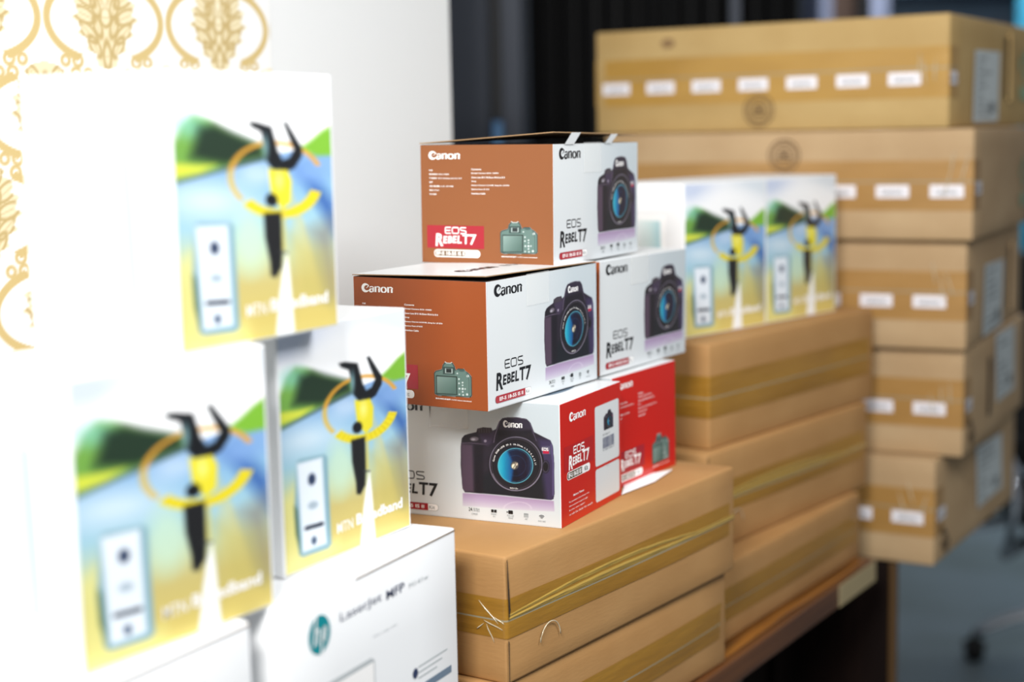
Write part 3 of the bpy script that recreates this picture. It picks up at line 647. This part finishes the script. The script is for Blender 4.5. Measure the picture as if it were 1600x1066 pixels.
# ------------------------------------------------------------------ camera boxes
CU, CV, CH = .2616, .1871, .150
def white_face_meshes():
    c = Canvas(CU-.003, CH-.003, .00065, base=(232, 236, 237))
    c.put(np.clip((c.X-.08)/.12, 0, 1)*.8, (204, 216, 222), False); c.put(np.clip((.05-c.Y)/.05, 0, 1)*.6, (236, 238, 240), False)  # bluish tint towards the right: reflections painted into the white face
    Hi = np.linalg.inv(np.array(HCAM)); d = Hi[2, 0]*c.X+Hi[2, 1]*c.Y+Hi[2, 2]
    c.px = (Hi[0, 0]*c.X+Hi[0, 1]*c.Y+Hi[0, 2])/d; c.py = (Hi[1, 0]*c.X+Hi[1, 1]*c.Y+Hi[1, 2])/d
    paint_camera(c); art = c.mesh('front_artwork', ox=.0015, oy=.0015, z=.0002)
    D = {k: Decal() for k in ('maker_logo', 'model_name', 'kit_label', 'lens_lettering', 'feature_icons')}; d = D['maker_logo']
    d.logo(.0170, .1306, .0790, .1432, 'ink_black', 3); d = D['model_name']; d.eos(.0365, .0445, .0778, .0552, 'ink_black', 3); d.rebel(.0170, .0215, .0962, .0420, 'ink_black', 3)
    d = D['kit_label']; d.rrect(.0148, .0068, .0960, .0155, .0040, 'ink_grey', 2.5); d.rrect(.0151, .0071, .0957, .0152, .0039, 'ink_white', 3)
    d.rrect(.0150, .0068, .0400, .0155, .0043, 'ink_crimson', 4); d.rect(.0300, .0068, .0815, .0155, 'ink_crimson', 4.2)
    d.text('EF-S 18-55 IS II', .0235, .0090, .0760, .0133, 'ink_white', 5.5, .02); d.text('Kit', .0832, .0090, .0912, .0133, 'ink_grey', 5.5)
    d = D['lens_lettering']; a, b_ = cam_px(487, 152); e, f = cam_px(655, 108); d.logo(a, b_, e, f, 'ink_white', 3)
    a, b_ = cam_px(824, 360); e, f = cam_px(880, 338); d.eos(a, b_, e, f, 'ink_white', 3, .2)
    cx, cy = cam_px(584, 492); rx = (cam_px(764, 492)[0]-cam_px(404, 492)[0])/2; ry = (cam_px(584, 312)[1]-cam_px(584, 672)[1])/2
    s = 'Canon ZOOM LENS EF-S 18-55mm 1:3.5-5.6 IS II'
    for i, ch in enumerate(s):
        if ch == ' ': continue
        a = R(172-165*i/(len(s)-1)); v, f_ = text_geo(ch, .02); n = len(d.v); mi = d.mid('ink_white'); sc = .0027
        for x, y in v:
            X = (x-.25)*sc; Y = y*sc; rr = 1.0; d.v.append((cx+rx*math.cos(a)+X*math.sin(a)+Y*math.cos(a), cy+ry*math.sin(a)-X*math.cos(a)+Y*math.sin(a), 3*LAY))
        for q in f_: d.f.append(tuple(n+j for j in q)); d.mi.append(mi)
    a, b_ = cam_px(545, 694); d.text('MACRO 0.25m', a, b_, a+.0105, b_+.0018, 'ink_white', 3)
    # feature icons
    d = D['feature_icons']; a, b_ = cam_px(183, 888); d.text('24.1', a, b_, a+.0078, b_+.0046, 'ink_black', 3, .01); d.text('MEGA', a+.0088, b_+.0022, a+.0150, b_+.0044, 'ink_grey', 3); d.text('PIXELS', a+.0088, b_, a+.0150, b_+.0018, 'ink_grey', 3); d.text('CMOS', a+.004, b_-.0045, a+.012, b_-.0020, 'ink_grey', 3)
    a, b_ = cam_px(380, 900); d.rect(a, b_, a+.0034, b_+.0036, 'ink_black', 3); d.rect(a+.0040, b_, a+.0074, b_+.0036, 'ink_black', 3); d.text('DIGIC', a, b_-.0032, a+.0074, b_-.0012, 'ink_grey', 3); d.text('4+', a+.002, b_-.006, a+.0055, b_-.004, 'ink_grey', 3)
    a, b_ = cam_px(530, 915); d.rrect(a, b_, a+.0062, b_+.0046, .001, 'ink_black', 3); d.P([(a-.0022, b_+.001), (a, b_+.0022), (a-.0022, b_+.0034)], 'ink_black', 3); d.text('FULL HD', a-.0015, b_-.0032, a+.0075, b_-.0012, 'ink_grey', 3); d.text('MOVIE', a, b_-.006, a+.006, b_-.004, 'ink_grey', 3)
    a, b_ = cam_px(668, 945)
    for q in range(4): d.rect(a+.0016*q, b_, a+.0016*q+.0007, b_+.0046, 'ink_grey', 3)
    d.rect(a, b_+.0042, a+.0056, b_+.0048, 'ink_grey', 3); d.text('AF', a+.001, b_-.003, a+.0046, b_-.001, 'ink_grey', 3)
    a, b_ = cam_px(823, 962)
    for rr in (.0020, .0036, .0052):
        T = lambda t, r: (a+r*math.cos(R(t)), b_+r*math.sin(R(t)))
        for t in range(45, 135, 10): d.P([T(t, rr), T(t+10, rr), T(t+10, rr-.0008), T(t, rr-.0008)], 'ink_black', 3)
    d.text('Wi-Fi / NFC', a-.005, b_-.0036, a+.005, b_-.0016, 'ink_grey', 3)
    return art, split(D, '')
def end_face_meshes():
    c = Canvas(.065, .055, .0005); c.X = c.X+.108; c.Y = c.Y+.006
    Hi = np.linalg.inv(np.array(HBCK)); d = Hi[2, 0]*c.X+Hi[2, 1]*c.Y+Hi[2, 2]
    c.px = (Hi[0, 0]*c.X+Hi[0, 1]*c.Y+Hi[0, 2])/d; c.py = (Hi[1, 0]*c.X+Hi[1, 1]*c.Y+Hi[1, 2])/d
    g = (104, 132, 124)
    c.fill([(956, 250), (975, 225), (1045, 205), (1055, 160), (1078, 128), (1172, 128), (1192, 160), (1206, 205), (1230, 185), (1300, 185), (1310, 205), (1345, 225), (1384, 268), (1386, 470), (1370, 492), (1000, 492), (960, 475)], (44, 62, 58), 4)
    c.fill([(966, 256), (980, 235), (1050, 214), (1066, 166), (1086, 138), (1164, 138), (1182, 166), (1196, 214), (1236, 196), (1296, 196), (1340, 234), (1374, 274), (1376, 464), (1362, 482), (1004, 482), (970, 466)], g, 6)
    c.fill([(980, 272), (1220, 272), (1220, 474), (980, 474)], (40, 56, 52), 4); c.fill([(990, 284), (1208, 284), (1208, 464), (990, 464)], lambda x, y: mixc([(0, (146, 172, 164)), (1, (84, 112, 104))], (x-990)/300+(y-284)/400), 4)
    c.fill([(1060, 176), (1192, 176), (1192, 256), (1060, 256)], (56, 78, 74), 6); c.fill([(1084, 192), (1168, 192), (1168, 244), (1084, 244)], (190, 206, 202), 4); c.fill([(1096, 194), (1156, 194), (1156, 238), (1096, 238)], (34, 44, 44), 5)
    c.stroke([(1086, 122), (1100, 134), (1148, 134), (1162, 122)], 8, (232, 232, 226), 4)
    for x, y, r in ((1240, 300, 9), (1240, 345, 9), (1280, 335, 9), (1244, 402, 10), (1280, 365, 8), (1280, 402, 12), (1308, 402, 8), (1280, 434, 9), (1242, 464, 8), (1285, 468, 9), (1330, 460, 12), (1340, 262, 14), (1222, 240, 8)): c.ell(x, y, r, r, (222, 230, 228), 6)
    c.ell(1270, 205, 36, 14, (70, 94, 90), 8); c.stroke([(1325, 225), (1352, 300), (1352, 470)], 5, (60, 82, 78), 6)
    art = c.mesh('end_artwork', masked=True, z=.0003)
    D = {k: Decal() for k in ('maker_logo', 'contents_list', 'model_label', 'picture_caption')}; d = D['maker_logo']; d.logo(.0130, .1310, .0588, .1405, 'ink_white', 2)
    d = D['contents_list']; L1 = ['内容', '数码相机 EOS 1500D', '变焦镜头 EF-S 18-55mm f/3.5-5.6 IS II', '背带', '充电器 LC-E10E', '电池 LP-E10', '接口电缆']; w1 = (.0050, .0290, .0470, .0050, .0350, .0140, .0100)
    L2 = ['Contents', 'Digital Camera EOS 1500D', 'Zoom Lens EF-S 18-55mm f/3.5-5.6 IS II', 'Strap', 'Battery Charger LC-E10E, Strap for LP-E10', 'Battery Pack LP-E10', 'Interface Cable']; w2 = (.0140, .0385, .0470, .0068, .0530, .0250, .0195)
    for i in range(7):
        yy = .1160-.0050*i; d.text(L1[i], .0128, yy, .0128+w1[i], yy+.0021, 'ink_white', 2, .02); d.text(L2[i], .0738, yy+.0012, .0738+w2[i], yy+.0033, 'ink_white', 2, .02)
    d = D['model_label']; d.rect(.0083, .0190, .0907, .0478, 'ink_crimson', 1)
    d.eos(.0345, .0372, .0655, .0460, 'ink_white', 2, .16); d.rebel(.0205, .0215, .0800, .0375, 'ink_white', 2)
    d.rrect(.0184, .0077, .0848, .0173, .0045, 'ink_white', 1); d.rrect(.0196, .0090, .0640, .0160, .0030, 'ink_brown', 1.5); d.text('EF-S 18-55 IS II', .0215, .0102, .0625, .0150, 'ink_white', 2.2, .03); d.text('Kit', .0680, .0098, .0780, .0150, 'ink_lightgrey', 2, .02)
    d = D['picture_caption']; d.text('数码相机背面图 / LCD image simulated', .1150, .0093, .1646, .0112, 'ink_white', 2, .02)
    return art, split(D, '')
ART_W, LET_W = white_face_meshes(); ART_E, LET_E = end_face_meshes()
def barcode_end_meshes():
    D = {k: Decal() for k in ('maker_logo', 'model_label', 'small_print', 'barcode_panel')}; d = D['maker_logo']; d.logo(.0266, .1240, .0754, .1340, 'ink_white', 2)
    d = D['model_label']; d.rect(.0097, .0648, .0978, .0955, 'ink_deepred', 1); d.eos(.0365, .0826, .0693, .0925, 'ink_white', 2, .17); d.rebel(.0223, .0655, .0846, .0830, 'ink_white', 2)
    d.rrect(.0173, .0540, .0860, .0640, .0045, 'ink_white', 1); d.rrect(.0182, .0549, .0640, .0631, .0038, 'ink_darkstain', 1.5)
    d.text('EF-S 18-55 IS II', .0210, .0562, .0630, .0620, 'ink_white', 3, .04); d.text('Kit', .0690, .0562, .0790, .0620, 'ink_grey', 3, .02)
    d = D['small_print']; d.text('Made in Taiwan', .0345, .0320, .0660, .0345, 'ink_white', 2, .02)
    for i, (t, w) in enumerate((('For product information visit', .060), ('the customer support page', .055), ('in your own region', .046), ('or ask the dealer for details', .070))): d.text(t, .022, .0255-.0050*i, .022+w, .0280-.0050*i, 'ink_white', 2)
    d = D['barcode_panel']; d.rrect(.1030, .0535, .1800, .1285, .0040, 'card_white', 1); d.rrect(.1030, .0085, .1800, .0500, .0040, 'card_white', 1)
    d.text('EOS REBEL T7', .127, .0885, .150, .0905, 'ink_grey', 2)
    x = .1262; rn = random.Random(4)
    while x < .1640: w = rn.choice((.0005, .0008, .0012)); d.rect(x, .0720, x+w, .0860, 'ink_barcode', 2); x += w+rn.choice((.0004, .0006, .001))
    d.text('0 13803 30045 2', .1270, .0690, .1630, .0712, 'ink_grey', 2); d.text('Canon Inc.', .137, .0480, .146, .0492, 'ink_grey', 2)
    c = Canvas(.150, .125, .0014); c.X = c.X+.115; c.Y = c.Y+.02
    Hi = np.linalg.inv(np.array(HCAM)); q = Hi[2, 0]*c.X+Hi[2, 1]*c.Y+Hi[2, 2]; c.px = (Hi[0, 0]*c.X+Hi[0, 1]*c.Y+Hi[0, 2])/q; c.py = (Hi[1, 0]*c.X+Hi[1, 1]*c.Y+Hi[1, 2])/q
    paint_camera(c, False); art = c.mesh('small_artwork', masked=True, z=.0004, sc=.25)
    # shift to its spot on the panel
    co = np.empty(len(art.vertices)*3, np.float32); art.vertices.foreach_get('co', co); co = co.reshape(-1, 3); co[:, 0] += .1300-.1271*.25; co[:, 1] += .0950-.033*.25; art.vertices.foreach_set('co', co.ravel())
    return split(D, ''), art
BC, BCA = barcode_end_meshes()
def camera_box(x, y, z, yaw, p, q, long_side, end_mat, label, lid=None, barcode=False, slit=False):
    U, V = (CU, CV) if long_side == 'R' else (CV, CU)
    rt_ = root('camera_box', frame(x, y, z, yaw, p, q), label, 'box', 'red and white camera boxes')
    LM, RM = (end_mat, 'card_white') if long_side == 'R' else ('card_white', end_mat)
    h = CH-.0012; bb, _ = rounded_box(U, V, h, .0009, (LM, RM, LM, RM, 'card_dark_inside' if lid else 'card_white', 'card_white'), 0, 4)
    link('box_body', bb.mesh('box_body'), rt_)
    FWm = FR() if long_side == 'R' else FL(V); FEm = FL(V) if long_side == 'R' else FR()
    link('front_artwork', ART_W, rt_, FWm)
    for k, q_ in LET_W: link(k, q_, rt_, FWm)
    link('small_artwork' if barcode else 'end_artwork', BCA if barcode else ART_E, rt_, FEm)
    for k, q_ in (BC if barcode else LET_E): link(k, q_, rt_, FEm)
    # clear tape patch over the lid edge
    d = Decal(); d.rect(.087, .112, .140, CH, 'clear_tape', 6)
    if slit: d.P([(.0865, .149), (.0895, .149), (.0880, .122)], 'ink_black', 7)
    link('clear_tape', d.mesh('clear_tape'), rt_, FWm)
    if lid:      # heights of the lid above the rim at (near, right, far right, left) corners
        t = .0012; b = MB(); z4 = [CH+.0001+e for e in lid]; ov = .0015
        P = [(-ov, -ov, z4[0]), (U*.985, -ov, z4[1]), (U*.985, V, z4[2]), (-ov, V, z4[3])]
        Q = [(a, c, e+t) for a, c, e in P]
        b.poly(P[::-1], 'card_kraft_inside'); b.poly(Q, 'card_white' if lid[0] < .01 else 'card_kraft_inside')
        for i in range(4): j = (i+1) % 4; b.poly([P[i], P[j], Q[j], Q[i]], 'card_kraft_inside')
        link('lid_flap', b.mesh('lid_flap'), rt_)['label'] = 'lifted brown and white cardboard lid'
    return rt_
c1 = camera_box(.0529, 1.9289, -.1600, 62.312, -.2, .507, 'R', 'card_orange_lit', 'topmost camera box with orange end, resting on two others, lid lifting', lid=(.0125, .0085, .004, .0))
for (xa, xb, h1) in ((.030, .062, .0125), (.150, .176, .0100)):      # paper tabs of the lid
    b = MB()
    for e, fl in ((0, 1), (.0004, -1)): b.poly([(xa, -.0012-e, CH-.002), (xb-.006, -.0012-e, CH-.002), (xb+.010, -.0035-e, CH+h1), (xa+.016, -.0035-e, CH+h1)][::fl], 'card_white')
    link('lid_tab', b.mesh('lid_tab'), c1)
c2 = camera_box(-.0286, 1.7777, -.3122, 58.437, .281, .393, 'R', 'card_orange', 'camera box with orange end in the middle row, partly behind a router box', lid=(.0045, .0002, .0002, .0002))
d = Decal(); d.logo(.045, .055, .120, .075, 'ink_black', 1); d.eos(.135, .055, .180, .068, 'ink_black', 1)
d.v = [(x, y, CH+.0001+.0012+.0002+.0004+.0043*max(0, 1-max(x/(CU*.985), y/CV))) for x, y, _ in d.v]
link('lid_lettering', d.mesh('lid_lettering'), c2)
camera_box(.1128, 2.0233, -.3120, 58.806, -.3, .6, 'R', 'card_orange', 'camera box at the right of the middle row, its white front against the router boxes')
c4 = camera_box(.0543, 1.8241, -.4624, 63.721, 0, 0, 'L', 'card_red', 'lowest front camera box, its red end carrying a white barcode panel', barcode=True, slit=True)
d = Decal(); d.ell(.095, .050, .050, .016, 'ink_bluegrey', 1); d.ell(.105, .048, .020, .008, 'ink_navy', 2)
link('lid_picture', d.mesh('lid_picture'), c4, FT(CH-.001))
camera_box(.1276, 2.0159, -.4628, 58.217, 0, 0, 'L', 'card_red', 'red-ended camera box behind the barcode one in the bottom row')
b = MB(); zp = -.4606+CAMZ
b.poly([(.137, 1.990, zp), (.186, 2.062, zp), (.218, 2.135, zp+.0006), (.150, 2.085, zp)], 'paper'); b.poly([(.137, 1.990, zp-.0004), (.150, 2.085, zp-.0004), (.218, 2.135, zp+.0002), (.186, 2.062, zp-.0004)], 'paper')
tag(link('paper_sheet', b.mesh('paper_sheet')), 'small white sheet of paper lying on the brown carton beside the red boxes', 'paper')

# ------------------------------------------------------------------ router boxes
AU, AV, AH = .2247, .1696, .2383
CR = paint_router_art(); CR.c = 255*(CR.c/255)**1.0
ART_R = CR.mesh('front_picture', ox=.0030, oy=.0022, z=.0003, dim=1)
ART_S = paint_router_side().mesh('side_picture', oy=.038, z=.0003, dim=1)
d = Decal(); rot = 0
d.text('MTN', .088, .0235, .116, .0340, 'ink_white', 4, .005); d.text('Broadband', .122, .0245, .208, .0360, 'ink_white', 4, .03)
LET_R = d.mesh('front_lettering')
def router_box(x, y, z, yaw, label, group='white router boxes'):
    rt_ = root('router_box', frame(x, y, z, yaw), label, 'box', group)
    bb, _ = rounded_box(AU, AV, AH-.0006, .0014, ('card_bright',)*6, 0, 4)
    link('box_body', bb.mesh('box_body'), rt_); link('front_picture', ART_R, rt_, FR()); link('front_lettering', LET_R, rt_, FR()); link('side_picture', ART_S, rt_, FL(AV))
    return rt_
router_box(-.2785, 1.3143, -.1781, 59.983, 'topmost white router box at the left, standing on two others, in front of the wallpaper')
router_box(-.3430, 1.1990, -.4166, 56.560, 'large blurred white router box nearest the camera at the lower left')
router_box(-.2225, 1.4722, -.4166, 60.856, 'white router box standing on the printer carton with the round teal logo')
router_box(.2656, 2.4110, -.3156, 47.510, 'router box on the brown cartons, right beside the white camera box front')
router_box(.4174, 2.5809, -.3156, 48.263, 'router box on the brown cartons, nearest the tall stack of long cartons')

# ------------------------------------------------------------------ printer cartons
PU, PV, PHh = .3251, .40, .3258
D = {k: Decal() for k in ('round_logo', 'product_name', 'fine_print', 'drawing')}; d = D['round_logo']; cx, cy = .0540, .2868; r = .0185
d.ell(cx, cy, r, r, 'ink_teal', 1, 40)
def st(x0, y0, x1, y1, w): d.P([(cx+x0-w, cy+y0), (cx+x0+w, cy+y0), (cx+x1+w, cy+y1), (cx+x1-w, cy+y1)], 'ink_white', 2)
st(-.0105, -.009, -.0045, .0190, .0013); st(-.0035, -.009, -.0012, .0035, .0013); d.P([(cx-.0065, cy+.0035), (cx-.0035, cy+.0060), (cx+.0005, cy+.0060), (cx+.0005, cy+.0035)], 'ink_white', 2)
st(.0015, -.0190, .0070, .0060, .0013); st(.0085, -.0060, .0112, .0040, .0013); d.P([(cx+.0055, cy+.0060), (cx+.0052, cy+.0036), (cx+.0118, cy+.0036), (cx+.0100, cy+.0060)], 'ink_white', 2); d.P([(cx+.0030, cy-.0060), (cx+.0036, cy-.0084), (cx+.0080, cy-.0084), (cx+.0098, cy-.0060)], 'ink_white', 2)
d = D['product_name']; d.text('LaserJet', .0905, .2855, .1670, .2965, 'ink_navy', 1, .0); d.text('MFP', .1765, .2855, .2125, .2950, 'ink_navy', 1, .01); d.text('M141w', .2222, .2850, .2626, .2905, 'ink_lightgrey', 1)
d = D['fine_print']; d.text('Print, copy, scan', .150, .2540, .195, .2568, 'ink_lightgrey', 1)
for k in range(3): d.rect(.236, .1965-.006*k, .300-.012*k, .1980-.006*k, 'ink_lightgrey', 1)
d.ell(.2299, .1923, .0055, .0055, 'ink_navy', 1); d.rect(.2500, .1690, .3080, .1770, 'ink_bluegrey', 1)
d = D['drawing']; d.P([(.040, .03), (.150, .03), (.150, .232), (.144, .236), (.046, .236), (.040, .232)], 'ink_lightgrey', 1); d.P([(.042, .032), (.148, .032), (.148, .231), (.042, .231)], 'ink_white', 2)
LET_P = split(D, '')
def printer_box(x, y, z, yaw, label, H=PHh):
    rt_ = root('printer_carton', frame(x, y, z, yaw), label, 'box', 'white printer cartons')
    bb, _ = rounded_box(PU, PV, H-.0008, .003, ('card_bright',)*6, 0, 4)
    link('box_body', bb.mesh('box_body', smooth=True), rt_); [link(k, q_, rt_, FR() @ Matrix.Translation((0, 0, .0002))) for k, q_ in LET_P]
    b = MB(); b.box((.120, -.0006, H-.0042), (PU-.002, .0006, H-.0030), 'ink_brown'); link('lid_seam', b.mesh('lid_seam'), rt_)
    return rt_
printer_box(-.2082, 1.3725, -.7429, 63.939, 'white printer carton with round teal logo and dark lettering at the bottom centre')
printer_box(-.395, 1.062, -.7429, 60.5, 'white printer carton at the bottom left under the nearest router box')

# ------------------------------------------------------------------ background
cab = root('metal_cabinet', Matrix.Translation((-.25, 4.2, 0)), 'dark grey metal cabinet, handle coloured with a blue reflection, behind the wall end', 'cabinet')
inv = cab.matrix_world.inverted()
def cpart(name, a, bb, k, rt_=cab, w=.004):
    b = MB(); b.box(a, bb, k); o = link(name, b.mesh(name), rt_); o.matrix_parent_inverse = rt_.matrix_world.inverted()
    if w: bevel(o, w)
    return o
cpart('cabinet_body', (-.62, 4.02, 0), (.04, 4.5, 2.1), 'metal_grey'); cpart('door', (-.60, 4.0, .05), (-.045, 4.019, 2.05), 'metal_grey'); cpart('door_gap', (-.040, 4.012, .05), (-.012, 4.0195, 2.05), 'metal_black')
cpart('handle', (-.038, 3.985, 1.45), (-.010, 4.011, 1.53), 'handle_reflection')
b = MB(); n = 90; pts = []
for i in range(n+1): t = i/n; pts.append((.06+.72*t, 4.25+.028*math.sin(t*math.pi*2*13)))
for i in range(n):
    (xa, ya), (xb, yb) = pts[i], pts[i+1]; b.poly([(xa, ya, .02), (xb, yb, .02), (xb, yb, 2.3), (xa, ya, 2.3)], 'curtain_black'); b.poly([(xb, yb+.004, .02), (xa, ya+.004, .02), (xa, ya+.004, 2.3), (xb, yb+.004, 2.3)], 'curtain_black')
cu = link('curtain', b.mesh('curtain', smooth=True)); tag(cu, 'black pleated curtain hanging behind the tall stack of cartons', 'curtain')
b = MB(); b.tube([(-.1, 4.25, 2.315), (.95, 4.25, 2.315)], .014, 'metal_black'); b.box((.93, 4.235, 0), (.96, 4.265, 2.31), 'metal_black'); b.box((.045, 4.235, 0), (.056, 4.265, 2.31), 'metal_black')
tag(link('curtain_rail', b.mesh('curtain_rail')), 'black rail frame from which the black curtain hangs', 'rail')
b = MB(); b.box((.585, 4.19, 0), (.612, 4.21, 2.2), 'metal_grey'); tag(link('metal_post', b.mesh('metal_post')), 'thin grey metal post in front of the black curtain', 'post')
sh = root('shelf_unit', Matrix.Translation((2.2, 7.5, 0)), 'blue-grey shelf unit with dark binders at the top right behind the cartons', 'shelf')
cpart('upright', (1.43, 7.3, 0), (1.48, 7.7, 2.5), 'post_grey', sh); cpart('upright', (1.645, 7.3, 0), (1.74, 7.7, 2.5), 'post_grey', sh)
cpart('upright', (3.05, 7.3, 0), (3.10, 7.7, 2.5), 'post_grey', sh); cpart('back_panel', (1.48, 7.71, 0), (3.10, 7.73, 2.5), 'shelf_blue', sh)
for zz in (.4, 1.0, 1.60, 2.1, 2.47): cpart('shelf', (1.741, 7.3, zz), (3.049, 7.70, zz+.03), 'shelf_blue', sh)
cpart('cloth_panel', (1.481, 7.4, .02), (1.644, 7.43, 2.45), 'brown_cloth', sh)
rn = random.Random(3)
b = MB(); b.box((0, 0, 0), (.050, .28, .33), 'binder'); bm_ = b.mesh('binder'); b = MB(); b.box((.012, -.001, .18), (.038, 0, .28), 'label_paper'); sm_ = b.mesh('spine_label')
for k in range(9):
    o = link('binder', bm_); o.location = (1.76+.059*k, 7.32, 1.6305)
    tag(o, ('leftmost', 'second', 'third', 'fourth', 'fifth', 'sixth', 'seventh', 'eighth', 'rightmost')[k]+' of the dark binders counted from the left on the blue-grey shelf', 'binder', 'dark binders on the shelf'); s_ = link('spine_label', sm_, o)
pn = root('glass_partition', Matrix.Translation((2.6, 6.9, 0)), 'blue-grey partition panel with a teal stripe at the top right edge', 'partition')
cpart('panel', (2.32, 6.9, 0), (3.4, 6.94, 2.4), 'shelf_blue', pn); cpart('stripe', (2.20, 6.9, 0), (2.26, 6.94, 2.4), 'teal', pn); cpart('foot', (2.2, 6.75, 0), (3.3, 6.899, .03), 'metal_grey', pn)

# ------------------------------------------------------------------ office chair
ch = root('office_chair', Matrix.Translation((1.60, 4.22, 0)), 'black office chair with chrome arms and base, cut off at the right edge', 'chair')
def hp(name, b, smooth=True, w=0):
    o = link(name, b.mesh(name, smooth=smooth), ch)
    if w: bevel(o, w, 3)
    return o
hub = (0, 0)
for k in range(5):
    a = R(180-18+72*k) if k else R(165); dx, dy = math.cos(a), math.sin(a); pts = []
    for i in range(11):
        t = i/10; rr = .03+.29*t; pts.append((dx*rr, dy*rr, .155-.075*t**2.4))
    b = MB(); b.tube(pts, [.021-.007*i/10 for i in range(11)], 'chrome'); hp('base_leg', b)
    e = (dx*.325, dy*.325); b = MB(); b.tube([(e[0], e[1], .085), (e[0], e[1], .05)], .009, 'chair_black')
    for s in (-1, 1):
        px, py = -dy, dx; b.tube([(e[0]+px*.007*s, e[1]+py*.007*s, .0285), (e[0]+px*.027*s, e[1]+py*.027*s, .0285)], .028, 'chair_black', 20)
    b.tube([(e[0]-dx*.028, e[1]-dy*.028, .040), (e[0], e[1], .060), (e[0]+dx*.028, e[1]+dy*.028, .042)], .012, 'chair_black', 8); hp('caster', b)
b = MB(); b.tube([(0, 0, .12), (0, 0, .43)], .024, 'chair_black'); hp('gas_column', b)
def pad(name, sx, sy, sz, loc, rx=0):
    bb, _ = rounded_box(sx, sy, sz, min(sz, .05)*.45, ('chair_black',)*6, .012, 5); o = hp(name, bb); o.matrix_local = Matrix.Translation(loc) @ Matrix.Rotation(rx, 4, 'X') @ Matrix.Translation((-sx/2, -sy/2, 0)); return o
pad('seat', .50, .48, .08, (0, 0, .42)); pad('backrest', .50, .06, .62, (0, .24, .52), R(-8))
for s in (-1, 1):
    x = s*.30; b = MB(); y0 = -.20
    pts = [(x*.7, .12, .40), (x, .14, .37), (x, .15, .44), (x, .13, .54), (x, .10, .62), (x, .02, .64), (x, -.12, .64), (x, -.19, .60), (x, -.20, .50), (x, -.17, .40), (x, -.12, .36), (x*.7, -.10, .40)]
    b.tube(pts, .018, 'chrome'); hp('arm', b); b = MB(); b.box((x-.025, -.16, .658), (x+.025, .12, .685), 'chair_black'); hp('armrest_pad', b, False, .008)
